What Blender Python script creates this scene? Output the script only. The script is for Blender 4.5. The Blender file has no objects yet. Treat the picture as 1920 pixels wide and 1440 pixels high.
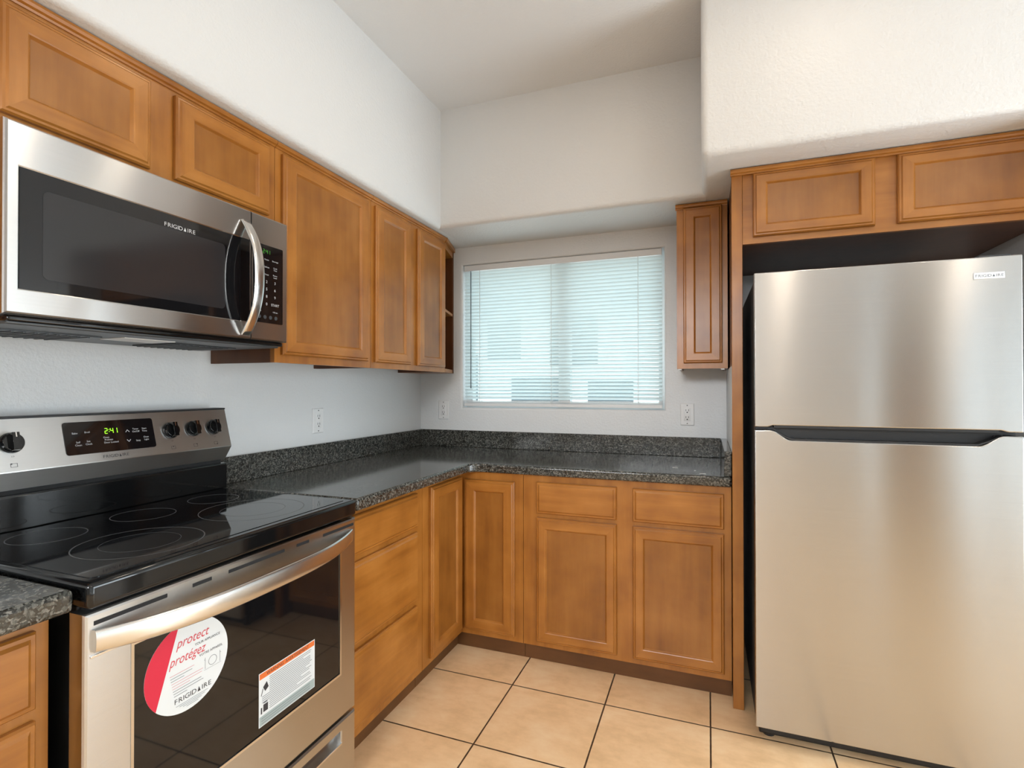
import bpy, bmesh, math, random
from mathutils import Vector, Matrix
from math import pi, sin, cos, radians

random.seed(4)
SC = bpy.context.scene
COL = SC.collection

# ------------------------------------------------------------------ camera
cam_d = bpy.data.cameras.new('camera'); cam = bpy.data.objects.new('camera', cam_d); COL.objects.link(cam)
cam_d.sensor_width = 36.0; cam_d.lens = 36.0*976.43/1920.0; cam_d.clip_start = 0.02
_yaw, _pitch, _roll = .3603, .0073, -.0007
_fw = Vector((-sin(_yaw), cos(_yaw), 0)); _rt = Vector((cos(_yaw), sin(_yaw), 0)); _up = Vector((0, 0, 1))
_fw, _up = _fw*cos(_pitch)+_up*sin(_pitch), _up*cos(_pitch)-_fw*sin(_pitch)
_rt, _up = _rt*cos(_roll)+_up*sin(_roll), _up*cos(_roll)-_rt*sin(_roll)
_m = Matrix((_rt, _up, -_fw)).transposed().to_4x4(); _m.translation = (1.7267, -2.9227, 1.2782)
cam.matrix_world = _m
SC.camera = cam

# ------------------------------------------------------------------ exposure, world
vs = SC.view_settings
vs.view_transform = 'Standard'; vs.look = 'None'; vs.gamma = 1.0; vs.exposure = -0.05; vs.use_curve_mapping = False
world = bpy.data.worlds.new('world'); SC.world = world; world.use_nodes = True
wn = world.node_tree; bg = wn.nodes['Background']
bg.inputs[0].default_value = (.72, .89, 1.0, 1); bg.inputs[1].default_value = 2.2

# ------------------------------------------------------------------ large lights (patio daylight and an added rear light)
def area(name, loc, rot, sx, sy, power, col):
    d = bpy.data.lights.new(name, 'AREA'); d.shape = 'RECTANGLE'; d.size = sx; d.size_y = sy
    d.energy = power; d.color = col
    o = bpy.data.objects.new(name, d); COL.objects.link(o); o.location = loc; o.rotation_euler = rot
    return o
# daylight pours in through a patio door in the right-hand wall; an unseen high rear window is added to light the back wall
area('daylight_patio_door', (4.16, -1.40, 1.06), (0, radians(90), 0), 1.9, .95, 54, (.82, .925, 1.0))
area('added_rear_daylight', (1.12, -6.14, 2.40), (radians(90), 0, 0), 1.8, .60, 115, (.93, .97, 1.0))
sun_d = bpy.data.lights.new('sun', 'SUN'); sun_d.energy = 7; sun_d.angle = radians(1); sun_d.color = (1, .96, .90)
sun = bpy.data.objects.new('sun', sun_d); COL.objects.link(sun); sun.rotation_euler = (radians(33), 0, radians(-8))

# ------------------------------------------------------------------ node helpers
def newmat(name):
    m = bpy.data.materials.new(name); m.use_nodes = True
    nt = m.node_tree; p = nt.nodes['Principled BSDF']
    return m, nt, p
def N(nt, t, **kw):
    n = nt.nodes.new(t)
    for k, v in kw.items(): setattr(n, k, v)
    return n
def L(nt, a, b): nt.links.new(a, b)
def ramp(nt, fac, stops):
    r = N(nt, 'ShaderNodeValToRGB'); L(nt, fac, r.inputs[0])
    el = r.color_ramp.elements
    while len(el) < len(stops): el.new(.5)
    for e, (p, c) in zip(el, stops): e.position = p; e.color = (*c, 1)
    return r.outputs[0]
def noise(nt, vec, scale, detail=4, rough=.55):
    n = N(nt, 'ShaderNodeTexNoise'); n.inputs['Scale'].default_value = scale
    n.inputs['Detail'].default_value = detail; n.inputs['Roughness'].default_value = rough
    if vec is not None: L(nt, vec, n.inputs['Vector'])
    return n.outputs['Fac']
def mapping(nt, vec, sc):
    m = N(nt, 'ShaderNodeMapping'); m.inputs['Scale'].default_value = sc; L(nt, vec, m.inputs['Vector']); return m.outputs[0]
def pos(nt): return N(nt, 'ShaderNodeNewGeometry').outputs['Position']
def math2(nt, op, a, b=None):
    n = N(nt, 'ShaderNodeMath', operation=op)
    for i, v in enumerate((a, b)):
        if v is None: continue
        if isinstance(v, (int, float)): n.inputs[i].default_value = v
        else: L(nt, v, n.inputs[i])
    return n.outputs[0]
def mixc(nt, fac, a, b, mode='MIX'):
    n = N(nt, 'ShaderNodeMix', data_type='RGBA', blend_type=mode)
    for i, v in ((0, fac), (6, a), (7, b)):
        if isinstance(v, (int, float)): n.inputs[i].default_value = v
        elif isinstance(v, tuple): n.inputs[i].default_value = (*v, 1)
        else: L(nt, v, n.inputs[i])
    return n.outputs[2]
def bump(nt, p, h, strength, dist):
    b = N(nt, 'ShaderNodeBump'); b.inputs['Strength'].default_value = strength; b.inputs['Distance'].default_value = dist
    L(nt, h, b.inputs['Height']); L(nt, b.outputs[0], p.inputs['Normal'])

def plain(name, col, rough=.5, metal=0., spec=.5, coat=0.):
    m, nt, p = newmat(name); p.inputs['Base Color'].default_value = (*col, 1)
    p.inputs['Roughness'].default_value = rough; p.inputs['Metallic'].default_value = metal
    p.inputs['Specular IOR Level'].default_value = spec; p.inputs['Coat Weight'].default_value = coat
    return m
def emit(name, col, s):
    m, nt, p = newmat(name); p.inputs['Base Color'].default_value = (0, 0, 0, 1)
    p.inputs['Emission Color'].default_value = (*col, 1); p.inputs['Emission Strength'].default_value = s
    return m
def wall_mat(name, col):
    m, nt, p = newmat(name); v = pos(nt)
    p.inputs['Base Color'].default_value = (*col, 1); p.inputs['Roughness'].default_value = .42
    p.inputs['Specular IOR Level'].default_value = .45
    h = math2(nt, 'ADD', noise(nt, v, 95, 3), math2(nt, 'MULTIPLY', noise(nt, v, 30, 2), .7))
    bump(nt, p, h, .30, .006)
    return m
def wood_mat(name, grain, dark, mid, light, rough=.30):
    m, nt, p = newmat(name); v = pos(nt)
    g = noise(nt, mapping(nt, v, grain), 1.0, 5, .6)
    blotch = noise(nt, mapping(nt, v, tuple(.35*s+2.2 for s in (1, 1, 1))), 2.4, 3, .5)
    f = math2(nt, 'ADD', math2(nt, 'MULTIPLY', g, .45), math2(nt, 'MULTIPLY', blotch, .55))
    c = ramp(nt, f, [(.30, dark), (.5, mid), (.70, light)])
    L(nt, c, p.inputs['Base Color'])
    p.inputs['Roughness'].default_value = rough; p.inputs['Specular IOR Level'].default_value = .5
    bump(nt, p, g, .04, .001)
    return m
def steel_mat(name, col, rough=.27, aniso=.75, wave=0.):
    m, nt, p = newmat(name); p.inputs['Base Color'].default_value = (*col, 1)
    p.inputs['Metallic'].default_value = 1.; p.inputs['Roughness'].default_value = rough
    p.inputs['Anisotropic'].default_value = aniso
    t = N(nt, 'ShaderNodeCombineXYZ'); t.inputs[2].default_value = 1.; t.inputs[0].default_value = .02
    L(nt, t.outputs[0], p.inputs['Tangent'])
    v = pos(nt)
    br = noise(nt, mapping(nt, v, (2, 2, 900)), 1.0, 2)
    L(nt, mixc(nt, br, tuple(c*.94 for c in col), tuple(min(1, c*1.05) for c in col)), p.inputs['Base Color'])
    if wave:
        w = noise(nt, mapping(nt, v, (2.2, 2.2, .22)), 1.0, 1)
        bump(nt, p, w, wave, .01)
    return m

# cabinet wood: stained maple
WD, WM, WL = (.235, .080, .012), (.36, .136, .022), (.47, .195, .040)
M = {}
M['wood'] = wood_mat('maple_upright_grain', (26, 26, 2.2), WD, WM, WL)
M['wood_h'] = wood_mat('maple_level_grain', (2.4, 2.4, 30), WD, WM, WL)
M['wood_panel'] = wood_mat('maple_veneer_panel', (20, 20, 1.8), tuple(.80*c for c in WD), tuple(.80*c for c in WM), tuple(.80*c for c in WL))
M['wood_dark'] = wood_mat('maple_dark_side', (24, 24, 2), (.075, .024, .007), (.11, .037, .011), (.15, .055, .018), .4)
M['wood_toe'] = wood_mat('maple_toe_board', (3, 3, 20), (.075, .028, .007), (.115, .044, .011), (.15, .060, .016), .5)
M['wall'] = wall_mat('painted_wall', (.725, .735, .74))
M['ceil'] = wall_mat('painted_ceiling', (.77, .785, .80))
M['steel'] = steel_mat('brushed_steel', (.60, .60, .595), .23, 1.0)
M['steel_panel'] = steel_mat('brushed_steel_panel', (.66, .655, .64), .38, .9)
M['steel_fridge'] = steel_mat('brushed_steel_door', (.50, .492, .48), .22, 1.0, .03)
M['steel_edge'] = plain('bright_steel', (.80, .80, .79), .14, 1.)
M['handle_steel'] = plain('satin_steel', (.74, .73, .71), .22, 1.)
M['black_glass'] = plain('black_glass', (.006, .006, .007), .04, 0, .55)
M['black_gloss'] = plain('black_enamel', (.005, .0055, .006), .07, 0, .5)
M['black'] = plain('black_plastic', (.012, .012, .013), .38)
M['black_matte'] = plain('matte_black', (.008, .008, .009), .7)
M['screen'] = plain('oven_screen_glass', (.022, .022, .024), .10, 0, .5)
M['grey_plastic'] = plain('dark_grey_plastic', (.045, .05, .055), .35)
M['vent_grey'] = plain('vent_metal', (.10, .105, .11), .4, .6)
M['ring'] = plain('burner_line', (.085, .085, .088), .4)
M['white_plastic'] = plain('white_plastic', (.78, .78, .78), .35)
M['white_paper'] = plain('sticker_white', (.72, .76, .78), .5)
M['red_paper'] = plain('sticker_red', (.62, .012, .045), .5)
M['orange_paper'] = plain('sticker_orange', (.72, .16, .03), .5)
M['grey_paper'] = plain('sticker_grey', (.34, .42, .42), .5)
M['ink'] = plain('ink_black', (.03, .03, .035), .6)
M['ink_grey'] = plain('ink_grey', (.22, .24, .26), .6)
M['ink_red'] = plain('ink_red', (.62, .07, .09), .6)
M['ink_pale'] = plain('ink_pale_red', (.66, .36, .38), .6)
M['print_white'] = plain('print_white', (.55, .55, .56), .5)
M['print_grey'] = plain('print_grey', (.035, .036, .04), .6)
M['badge_ink'] = plain('badge_ink', (.10, .12, .15), .4)
M['badge'] = plain('badge_silver', (.80, .83, .86), .30, .3)
M['green_led'] = emit('green_led', (.38, 1.0, .02), 1.6)
M['green_dim'] = emit('dim_green_led', (.10, .55, .03), .55)
M['lamp_glow'] = emit('lamp_diffuser', (1.0, .80, .58), 6)
M['vinyl'] = plain('white_vinyl', (.80, .82, .82), .3)
M['wand'] = plain('tilt_wand', (.10, .13, .15), .25)
M['cord'] = plain('white_cord', (.8, .82, .82), .6)
M['stucco'] = plain('pale_stucco', (.72, .74, .74), .9)
M['dark_window'] = plain('dark_window_glass', (.05, .075, .09), .6, 0, .2)
M['pavement'] = plain('pale_pavement', (.68, .68, .67), .9)
M['car_blue'] = plain('pale_blue_paint', (.22, .36, .48), .2)
M['paper_bit'] = plain('paper_bit', (.85, .85, .85), .6)
M['gap'] = plain('grout_shadow', (.02, .02, .02), .8)

def make_slat():
    m, nt, p = newmat('blind_slat'); p.inputs['Base Color'].default_value = (.84, .88, .88, 1); p.inputs['Roughness'].default_value = .4
    tr = N(nt, 'ShaderNodeBsdfTranslucent'); tr.inputs[0].default_value = (.80, .92, .92, 1)
    mx = N(nt, 'ShaderNodeMixShader'); mx.inputs[0].default_value = .35
    out = nt.nodes['Material Output']
    L(nt, p.outputs[0], mx.inputs[1]); L(nt, tr.outputs[0], mx.inputs[2]); L(nt, mx.outputs[0], out.inputs[0])
    return m
M['slat'] = make_slat()
def make_glass():
    m, nt, p = newmat('window_glass')
    t = N(nt, 'ShaderNodeBsdfTransparent'); t.inputs[0].default_value = (.93, .97, .97, 1)
    g = N(nt, 'ShaderNodeBsdfGlossy'); g.inputs['Roughness'].default_value = .02
    mx = N(nt, 'ShaderNodeMixShader'); mx.inputs[0].default_value = .015
    L(nt, t.outputs[0], mx.inputs[1]); L(nt, g.outputs[0], mx.inputs[2]); L(nt, mx.outputs[0], nt.nodes['Material Output'].inputs[0])
    return m
M['glass'] = make_glass()
def make_floor():
    m, nt, p = newmat('beige_floor_tile'); v = pos(nt)
    s = N(nt, 'ShaderNodeSeparateXYZ'); L(nt, v, s.inputs[0])
    T = .3984
    tx = math2(nt, 'DIVIDE', math2(nt, 'SUBTRACT', s.outputs[0], .9341-20*T), T)
    ty = math2(nt, 'DIVIDE', math2(nt, 'SUBTRACT', s.outputs[1], -.8161-40*T), T)
    def edge(t):
        f = math2(nt, 'FRACT', t); return math2(nt, 'MINIMUM', f, math2(nt, 'SUBTRACT', 1.0, f))
    d = math2(nt, 'MINIMUM', edge(tx), edge(ty))
    wob = math2(nt, 'MULTIPLY', math2(nt, 'SUBTRACT', noise(nt, v, 40, 2), .5), .004)
    d = math2(nt, 'ADD', d, wob)
    grout = N(nt, 'ShaderNodeMapRange'); grout.interpolation_type = 'SMOOTHSTEP'
    L(nt, d, grout.inputs['Value']); grout.inputs['From Min'].default_value = .0055; grout.inputs['From Max'].default_value = .0095
    cid = N(nt, 'ShaderNodeCombineXYZ'); L(nt, math2(nt, 'FLOOR', tx), cid.inputs[0]); L(nt, math2(nt, 'FLOOR', ty), cid.inputs[1])
    wn_ = N(nt, 'ShaderNodeTexWhiteNoise'); L(nt, cid.outputs[0], wn_.inputs['Vector'])
    cl = noise(nt, v, 5.5, 6, .62); fine = noise(nt, mapping(nt, v, (14, 30, 1)), 1.2, 4)
    f = math2(nt, 'ADD', math2(nt, 'MULTIPLY', cl, .7), math2(nt, 'MULTIPLY', fine, .3))
    base = ramp(nt, f, [(.32, (.70, .45, .235)), (.5, (.85, .57, .32)), (.68, (.92, .68, .42))])
    base = mixc(nt, math2(nt, 'MULTIPLY', wn_.outputs['Value'], .12), base, (.76, .46, .24))
    c = mixc(nt, grout.outputs[0], (.055, .032, .018), base)
    L(nt, c, p.inputs['Base Color']); p.inputs['Roughness'].default_value = .36
    h = math2(nt, 'ADD', math2(nt, 'MULTIPLY', grout.outputs[0], 1.0), math2(nt, 'MULTIPLY', cl, .15))
    bump(nt, p, h, .35, .003)
    return m
M['floor'] = make_floor()
def make_granite():
    m, nt, p = newmat('dark_granite'); v = pos(nt)
    vo = N(nt, 'ShaderNodeTexVoronoi'); vo.inputs['Scale'].default_value = 210; vo.inputs['Randomness'].default_value = 1
    wv = N(nt, 'ShaderNodeVectorMath', operation='ADD'); L(nt, v, wv.inputs[0])
    nz = N(nt, 'ShaderNodeTexNoise'); nz.inputs['Scale'].default_value = 60; L(nt, v, nz.inputs['Vector'])
    sc = N(nt, 'ShaderNodeVectorMath', operation='SCALE'); L(nt, nz.outputs['Color'], sc.inputs[0]); sc.inputs['Scale'].default_value = .02
    L(nt, sc.outputs[0], wv.inputs[1]); L(nt, wv.outputs[0], vo.inputs['Vector'])
    s = N(nt, 'ShaderNodeSeparateColor'); L(nt, vo.outputs['Color'], s.inputs[0])
    n2 = noise(nt, v, 230, 5, .7)
    f = math2(nt, 'ADD', math2(nt, 'MULTIPLY', s.outputs[0], .55), math2(nt, 'MULTIPLY', n2, .45))
    c = ramp(nt, f, [(.27, (.007, .008, .008)), (.46, (.026, .031, .030)), (.60, (.085, .092, .085)), (.78, (.24, .235, .21))])
    br = mixc(nt, math2(nt, 'MULTIPLY', noise(nt, v, 9, 2), .5), c, (.05, .04, .03))
    L(nt, br, p.inputs['Base Color']); p.inputs['Roughness'].default_value = .10
    p.inputs['Specular IOR Level'].default_value = .6
    return m
M['granite'] = make_granite()

# ------------------------------------------------------------------ mesh helpers
class Fr:
    """a local frame: r to the right, u up, n out of the face"""
    def __init__(s, o, r, u):
        s.o = Vector(o); s.r = Vector(r).normalized(); s.u = Vector(u).normalized(); s.n = s.r.cross(s.u)
    def p(s, r, u, n=0.): return s.o + s.r*r + s.u*u + s.n*n
W = Fr((0, 0, 0), (1, 0, 0), (0, 1, 0))
FX = Fr((0, 0, 0), (0, 1, 0), (0, 0, 1))      # faces +x : r=y, u=z, n=x
FY = Fr((0, 0, 0), (1, 0, 0), (0, 0, 1))      # faces -y : r=x, u=z, n=-y
class MB:
    def __init__(s): s.v = []; s.f = []; s.m = []
    def add(s, vs, fs, mi=0):
        b = len(s.v); s.v += [Vector(x) for x in vs]
        for f in fs: s.f.append([b+i for i in f]); s.m.append(mi)
        return s
    def box(s, x0, x1, y0, y1, z0, z1, fr=W, mi=0):
        vs = [fr.p(a, b, c) for c in (z0, z1) for b in (y0, y1) for a in (x0, x1)]
        return s.add(vs, [(0, 2, 3, 1), (4, 5, 7, 6), (0, 1, 5, 4), (2, 6, 7, 3), (0, 4, 6, 2), (1, 3, 7, 5)], mi)
    def rings(s, fr, loops, cap0=True, cap1=True, mi=0, mi_h=None):
        """loops of rectangles (r0,r1,u0,u1,n) joined in order"""
        vs = []
        for r0, r1, u0, u1, n in loops: vs += [fr.p(r0, u0, n), fr.p(r1, u0, n), fr.p(r1, u1, n), fr.p(r0, u1, n)]
        b = len(s.v); s.v += vs
        for k in range(len(loops)-1):
            for i in range(4):
                j = (i+1) % 4
                s.f.append([b+4*k+i, b+4*k+j, b+4*k+4+j, b+4*k+4+i]); s.m.append(mi_h if (mi_h is not None and i in (0, 2)) else mi)
        if cap0: s.f.append([b+3, b+2, b+1, b]); s.m.append(mi)
        if cap1: e = b+4*(len(loops)-1); s.f.append([e, e+1, e+2, e+3]); s.m.append(mi)
        return s
    def prism(s, pts, fr, n0, n1, mi=0):
        """polygon pts (r,u) counter-clockwise, extruded from n0 to n1"""
        k = len(pts)
        vs = [fr.p(a, b, n0) for a, b in pts]+[fr.p(a, b, n1) for a, b in pts]
        fs = [list(range(k))[::-1], list(range(k, 2*k))]+[[i, (i+1) % k, k+(i+1) % k, k+i] for i in range(k)]
        return s.add(vs, fs, mi)
    def lathe(s, fr, prof, seg=32, mi=0):
        """prof (radius, n)"""
        vs = []; fs = []
        for r, n in prof:
            for i in range(seg):
                a = 2*pi*i/seg; vs.append(fr.p(r*cos(a), r*sin(a), n))
        k = len(prof)
        for q in range(k-1):
            for i in range(seg):
                j = (i+1) % seg; fs.append([q*seg+i, q*seg+j, (q+1)*seg+j, (q+1)*seg+i])
        fs.append(list(range(seg))[::-1]); fs.append([(k-1)*seg+i for i in range(seg)])
        return s.add(vs, fs, mi)
    def annulus(s, fr, r0, r1, n0, n1, seg=72, mi=0):
        vs = []; fs = []
        for (r, n) in ((r0, n0), (r1, n0), (r1, n1), (r0, n1)):
            for i in range(seg): a = 2*pi*i/seg; vs.append(fr.p(r*cos(a), r*sin(a), n))
        for q in range(4):
            for i in range(seg):
                j = (i+1) % seg; w = (q+1) % 4
                fs.append([q*seg+i, q*seg+j, w*seg+j, w*seg+i])
        return s.add(vs, fs, mi)
    def sweep(s, sections, mi=0):
        """list of equal-length closed sections (lists of points)"""
        k = len(sections[0]); vs = [p for sec in sections for p in sec]; fs = []
        for q in range(len(sections)-1):
            for i in range(k):
                j = (i+1) % k; fs.append([q*k+i, q*k+j, (q+1)*k+j, (q+1)*k+i])
        fs.append(list(range(k))[::-1]); fs.append([(len(sections)-1)*k+i for i in range(k)])
        return s.add(vs, fs, mi)

def root_loc(o):
    while o.parent: o = o.parent
    return Vector(o.location)
def build(name, mb, mats, parent=None, loc=None, bevel=0., seg=2, label=None, smooth=True, angle=38):
    if not isinstance(mats, (list, tuple)): mats = [mats]
    if parent is not None: off = root_loc(parent)
    else:
        off = Vector(loc) if loc is not None else Vector((0, 0, 0))
    me = bpy.data.meshes.new(name)
    me.from_pydata([v-off for v in mb.v], [], mb.f)
    for m in mats: me.materials.append(M[m])
    me.polygons.foreach_set('material_index', mb.m)
    bm = bmesh.new(); bm.from_mesh(me); bmesh.ops.recalc_face_normals(bm, faces=bm.faces)
    if bevel:
        es = [e for e in bm.edges if len(e.link_faces) == 2 and e.calc_face_angle(0) > radians(35)]
        rb = bmesh.ops.bevel(bm, geom=es, offset=bevel, segments=seg, profile=.5, affect='EDGES', clamp_overlap=True)
        soft = set(rb['faces'])
        for fc in bm.faces: fc.smooth = fc in soft      # rounded edges smooth, the flats stay truly flat
    bm.to_mesh(me); bm.free()
    if bevel: pass
    elif smooth:
        me.polygons.foreach_set('use_smooth', [True]*len(me.polygons)); me.set_sharp_from_angle(angle=radians(angle))
    me.update()
    o = bpy.data.objects.new(name, me); COL.objects.link(o)
    if parent is not None: o.parent = parent
    else: o.location = off
    if label: o['label'] = label
    return o
def thing(name, loc, label, cat, group=None):
    o = bpy.data.objects.new(name, None); o.empty_display_size = .05; COL.objects.link(o); o.location = loc
    return tag(o, label, cat, group)
def tag(o, label, cat, group=None):
    o['label'] = label; o['category'] = cat
    if group: o['group'] = group
    return o
def struct(name, mb, mats, **kw):
    o = build(name, mb, mats, **kw); o['kind'] = 'structure'; return o
def text_mb(body, size, fr, r, u, n=.0006, shear=0., align='CENTER', wx=1., bold=0.):
    cu = bpy.data.curves.new('lettering', 'FONT'); cu.body = body; cu.size = size; cu.align_x = align; cu.shear = shear; cu.offset = bold
    cu.resolution_u = 3
    ob = bpy.data.objects.new('lettering', cu); COL.objects.link(ob)
    dg = bpy.context.evaluated_depsgraph_get(); me = bpy.data.meshes.new_from_object(ob.evaluated_get(dg))
    mb = MB(); mb.add([fr.p(r+v.co.x*wx, u+v.co.y, n) for v in me.vertices], [list(p.vertices) for p in me.polygons])
    bpy.data.objects.remove(ob); bpy.data.curves.remove(cu); bpy.data.meshes.remove(me)
    return mb
def merge(*ms):
    o = MB()
    for m in ms:
        b = len(o.v); o.v += m.v
        o.f += [[i+b for i in f] for f in m.f]; o.m += m.m
    return o
def logo(fr, r, u, h, n=.0007):
    """the maker's word mark: capital letters whose A is a solid triangle, centred at (r,u)"""
    mb = MB(); x = 0.; items = []
    s = h/.70
    for ch in 'FRIGIDAIRE':
        w = {'F': .55, 'R': .62, 'I': .24, 'G': .68, 'D': .66, 'A': .70, 'E': .56}[ch]*s*1.18
        items.append((ch, x+w/2)); x += w
    parts = []
    for ch, cx in items:
        px = r-x/2+cx
        if ch == 'A':
            t = MB(); t.add([fr.p(px-.36*h, u-h/2, n), fr.p(px+.36*h, u-h/2, n), fr.p(px, u+h/2, n)], [(0, 1, 2)]); parts.append(t)
        else: parts.append(text_mb(ch, s, fr, px, u-h/2, n, wx=1.12))
    return merge(*parts)
SEG = {'2': 'abged', '4': 'fgbc', '1': 'bc'}
def seven(fr, s, r, u, h, n=.0008):
    mb = MB(); w = h*.52; t = h*.11
    for ch in s:
        if ch == ':':
            for q in (.3, .66): mb.box(r+t*.2, r+t*1.2, u+h*q, u+h*q+t, n, n+.0004, fr)
            r += t*2.4; continue
        S = {'a': (t*.6, w-t*.6, h-t, h), 'g': (t*.6, w-t*.6, h/2-t/2, h/2+t/2), 'd': (t*.6, w-t*.6, 0, t),
             'f': (0, t, h/2+t*.3, h-t*.6), 'b': (w-t, w, h/2+t*.3, h-t*.6), 'e': (0, t, t*.6, h/2-t*.3), 'c': (w-t, w, t*.6, h/2-t*.3)}
        for k in SEG[ch]: a, b, c, d = S[k]; mb.box(r+a, r+b, u+c, u+d, n, n+.0004, fr)
        r += w+h*.16
    return mb

# ------------------------------------------------------------------ room shell
ZC = 2.79; ZS = 2.15
struct('floor', MB().box(-.14, 4.34, -6.32, .16, -.05, 0), 'floor')
struct('ceiling', MB().box(-.14, 4.34, -6.32, .16, ZC, ZC+.06), 'ceil')
struct('wall_left', MB().box(-.14, 0, -6.3, 0, 0, ZC), 'wall')
# back wall with the window recess (rounded plaster edges)
WX0, WX1, WZ0, WZ1 = .296, 1.505, 1.157, 2.040
def grow(d, n): return (WX0-d, WX1+d, WZ0-d, WZ1+d, n)
bwall = MB().rings(FY, [(-.14, 2.95, 0, ZC, -.16), (-.14, 2.95, 0, ZC, 0), grow(.016, 0), grow(.008, -.0022), grow(.0022, -.008), grow(0, -.016), grow(0, -.16)], False, False)
bwall.rings(FY, [(-.14, 2.95, 0, ZC, -.16), grow(0, -.16)], False, False)
struct('wall_back', bwall, 'wall', angle=50)
def soffit(name, x0, x1, y0, y1, edges):
    mb = MB().box(x0, x1, y0, y1, ZS, ZC)
    me = bpy.data.meshes.new(name); me.from_pydata(mb.v, [], mb.f)
    bm = bmesh.new(); bm.from_mesh(me); bmesh.ops.recalc_face_normals(bm, faces=bm.faces)
    es = []
    for e in bm.edges:
        a, b = e.verts[0].co, e.verts[1].co
        for fn in edges:
            if fn(a) and fn(b): es.append(e); break
    bmesh.ops.bevel(bm, geom=es, offset=.026, segments=5, profile=.5, affect='EDGES')
    bm.to_mesh(me); bm.free(); me.materials.append(M['wall'])
    me.polygons.foreach_set('use_smooth', [True]*len(me.polygons)); me.set_sharp_from_angle(angle=radians(40))
    o = bpy.data.objects.new(name, me); COL.objects.link(o); o['kind'] = 'structure'
eq = lambda a, b: abs(a-b) < 1e-4
soffit('wall_left_soffit', -.01, .362, -6.25, .0, [lambda p: eq(p.x, .362) and eq(p.z, ZS)])
soffit('wall_back_soffit', .34, 1.72, -.405, .0, [lambda p: eq(p.y, -.405) and eq(p.z, ZS)])
soffit('wall_right_soffit', 1.705, 2.95, -.845, .0, [lambda p: eq(p.y, -.845) and eq(p.z, ZS), lambda p: eq(p.x, 1.705) and eq(p.z, ZS), lambda p: eq(p.x, 1.705) and eq(p.y, -.845)])
struct('wall_right', MB().box(2.83, 2.95, -.845, 0, 0, ZS), 'wall', bevel=.006)
struct('wall_right_return', MB().box(2.95, 4.34, -.845, -.70, 0, ZC), 'wall')
# far side wall carries the patio glazing; rear wall openings are added for their light
def holed(name, fr, r0, r1, u1, holes, n0, n1):
    mb = MB(); xs = sorted({r0, r1, *[h[0] for h in holes], *[h[1] for h in holes]})
    for a, b in zip(xs, xs[1:]):
        hs = [h for h in holes if h[0] <= a+1e-6 and h[1] >= b-1e-6]
        if not hs: mb.box(a, b, 0, u1, n0, n1, fr)
        else:
            h = hs[0]
            if h[2] > 0: mb.box(a, b, 0, h[2], n0, n1, fr)
            mb.box(a, b, h[3], u1, n0, n1, fr)
    return struct(name, mb, 'wall', smooth=False)
FYB = Fr((0, -6.2, 0), (-1, 0, 0), (0, 0, 1))    # rear wall, faces +y
holed('wall_rear', FYB, -4.34, .14, ZC, [(-2.08, -.16, 2.06, 2.74), (-3.68, -3.48, .02, 2.08)], -.12, 0)
dr1 = struct('door_added', MB().rings(FYB, [(-4.18, -3.74, 0, 2.05, .001), (-4.18, -3.74, 0, 2.05, .03), (-4.10, -3.82, .2, 1.9, .03), (-4.08, -3.84, .22, 1.88, .02)]), 'wood_dark')  # unseen dark door, added for a darker band in the refrigerator's reflection
struct('wall_added_header', MB().box(0, 4.2, -3.42, -3.26, 2.12, ZC), 'wall', smooth=False)  # unseen beam added to shade the back soffit from the rear light
FXB = Fr((4.2, 0, 0), (0, -1, 0), (0, 0, 1))     # right wall of the room, faces -x
holed('wall_side', FXB, .845, 6.32, ZC, [(.90, 6.0, .02, 2.08)], -.14, 0)
def glazing(name, fr, a, b, c, d, mull):
    mb = MB(); t = .05
    mb.box(a, b, c, c+t, -.10, -.05, fr).box(a, b, d-t, d, -.10, -.05, fr).box(a, a+t, c, d, -.10, -.05, fr).box(b-t, b, c, d, -.10, -.05, fr)
    for q in mull: mb.box(q-t/2, q+t/2, c, d, -.10, -.05, fr)
    return struct(name, mb, 'vinyl', smooth=False)
glazing('window_2', FXB, .90, 6.0, .02, 2.08, (1.93, 2.95, 3.97, 4.98))
glazing('window_added_sidelight', FYB, -3.68, -3.48, .02, 2.08, ())  # narrow opening added to put a pale streak in the refrigerator steel
glazing('window_added_rear', FYB, -2.08, -.16, 2.06, 2.74, (-1.12,))  # unseen high window, added to go with the rear light

# ------------------------------------------------------------------ kitchen window: vinyl slider and mini blind
w1 = MB(); t = .035
w1.rings(FY, [(WX0, WX1, WZ0, WZ1, -.125), (WX0, WX1, WZ0, WZ1, -.075), (WX0+t, WX1-t, WZ0+t, WZ1-t, -.075), (WX0+t, WX1-t, WZ0+t, WZ1-t, -.125)], False, False)
w1.box(.895, .965, WZ0+t-.005, WZ1-t+.005, -.12, -.07, FY)
win = struct('window_1', w1, 'vinyl')
build('pane', MB().box(WX0+t, .897, WZ0+t, WZ1-t, -.105, -.101, FY).box(.963, WX1-t, WZ0+t, WZ1-t, -.105, -.101, FY), 'glass', win)
bl = thing('window_blind', (.90, .012, WZ0), 'white horizontal mini blind with thin slats covering the kitchen window', 'blind')
BX0, BX1 = WX0+.010, WX1-.012
build('head_rail', MB().box(BX0, BX1, 2.002, 2.037, -.034, -.006, FY), 'white_plastic', bl, bevel=.002)
sl = MB(); ns = 38; z0, z1 = 1.217, 1.990; tilt = radians(46)
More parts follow.
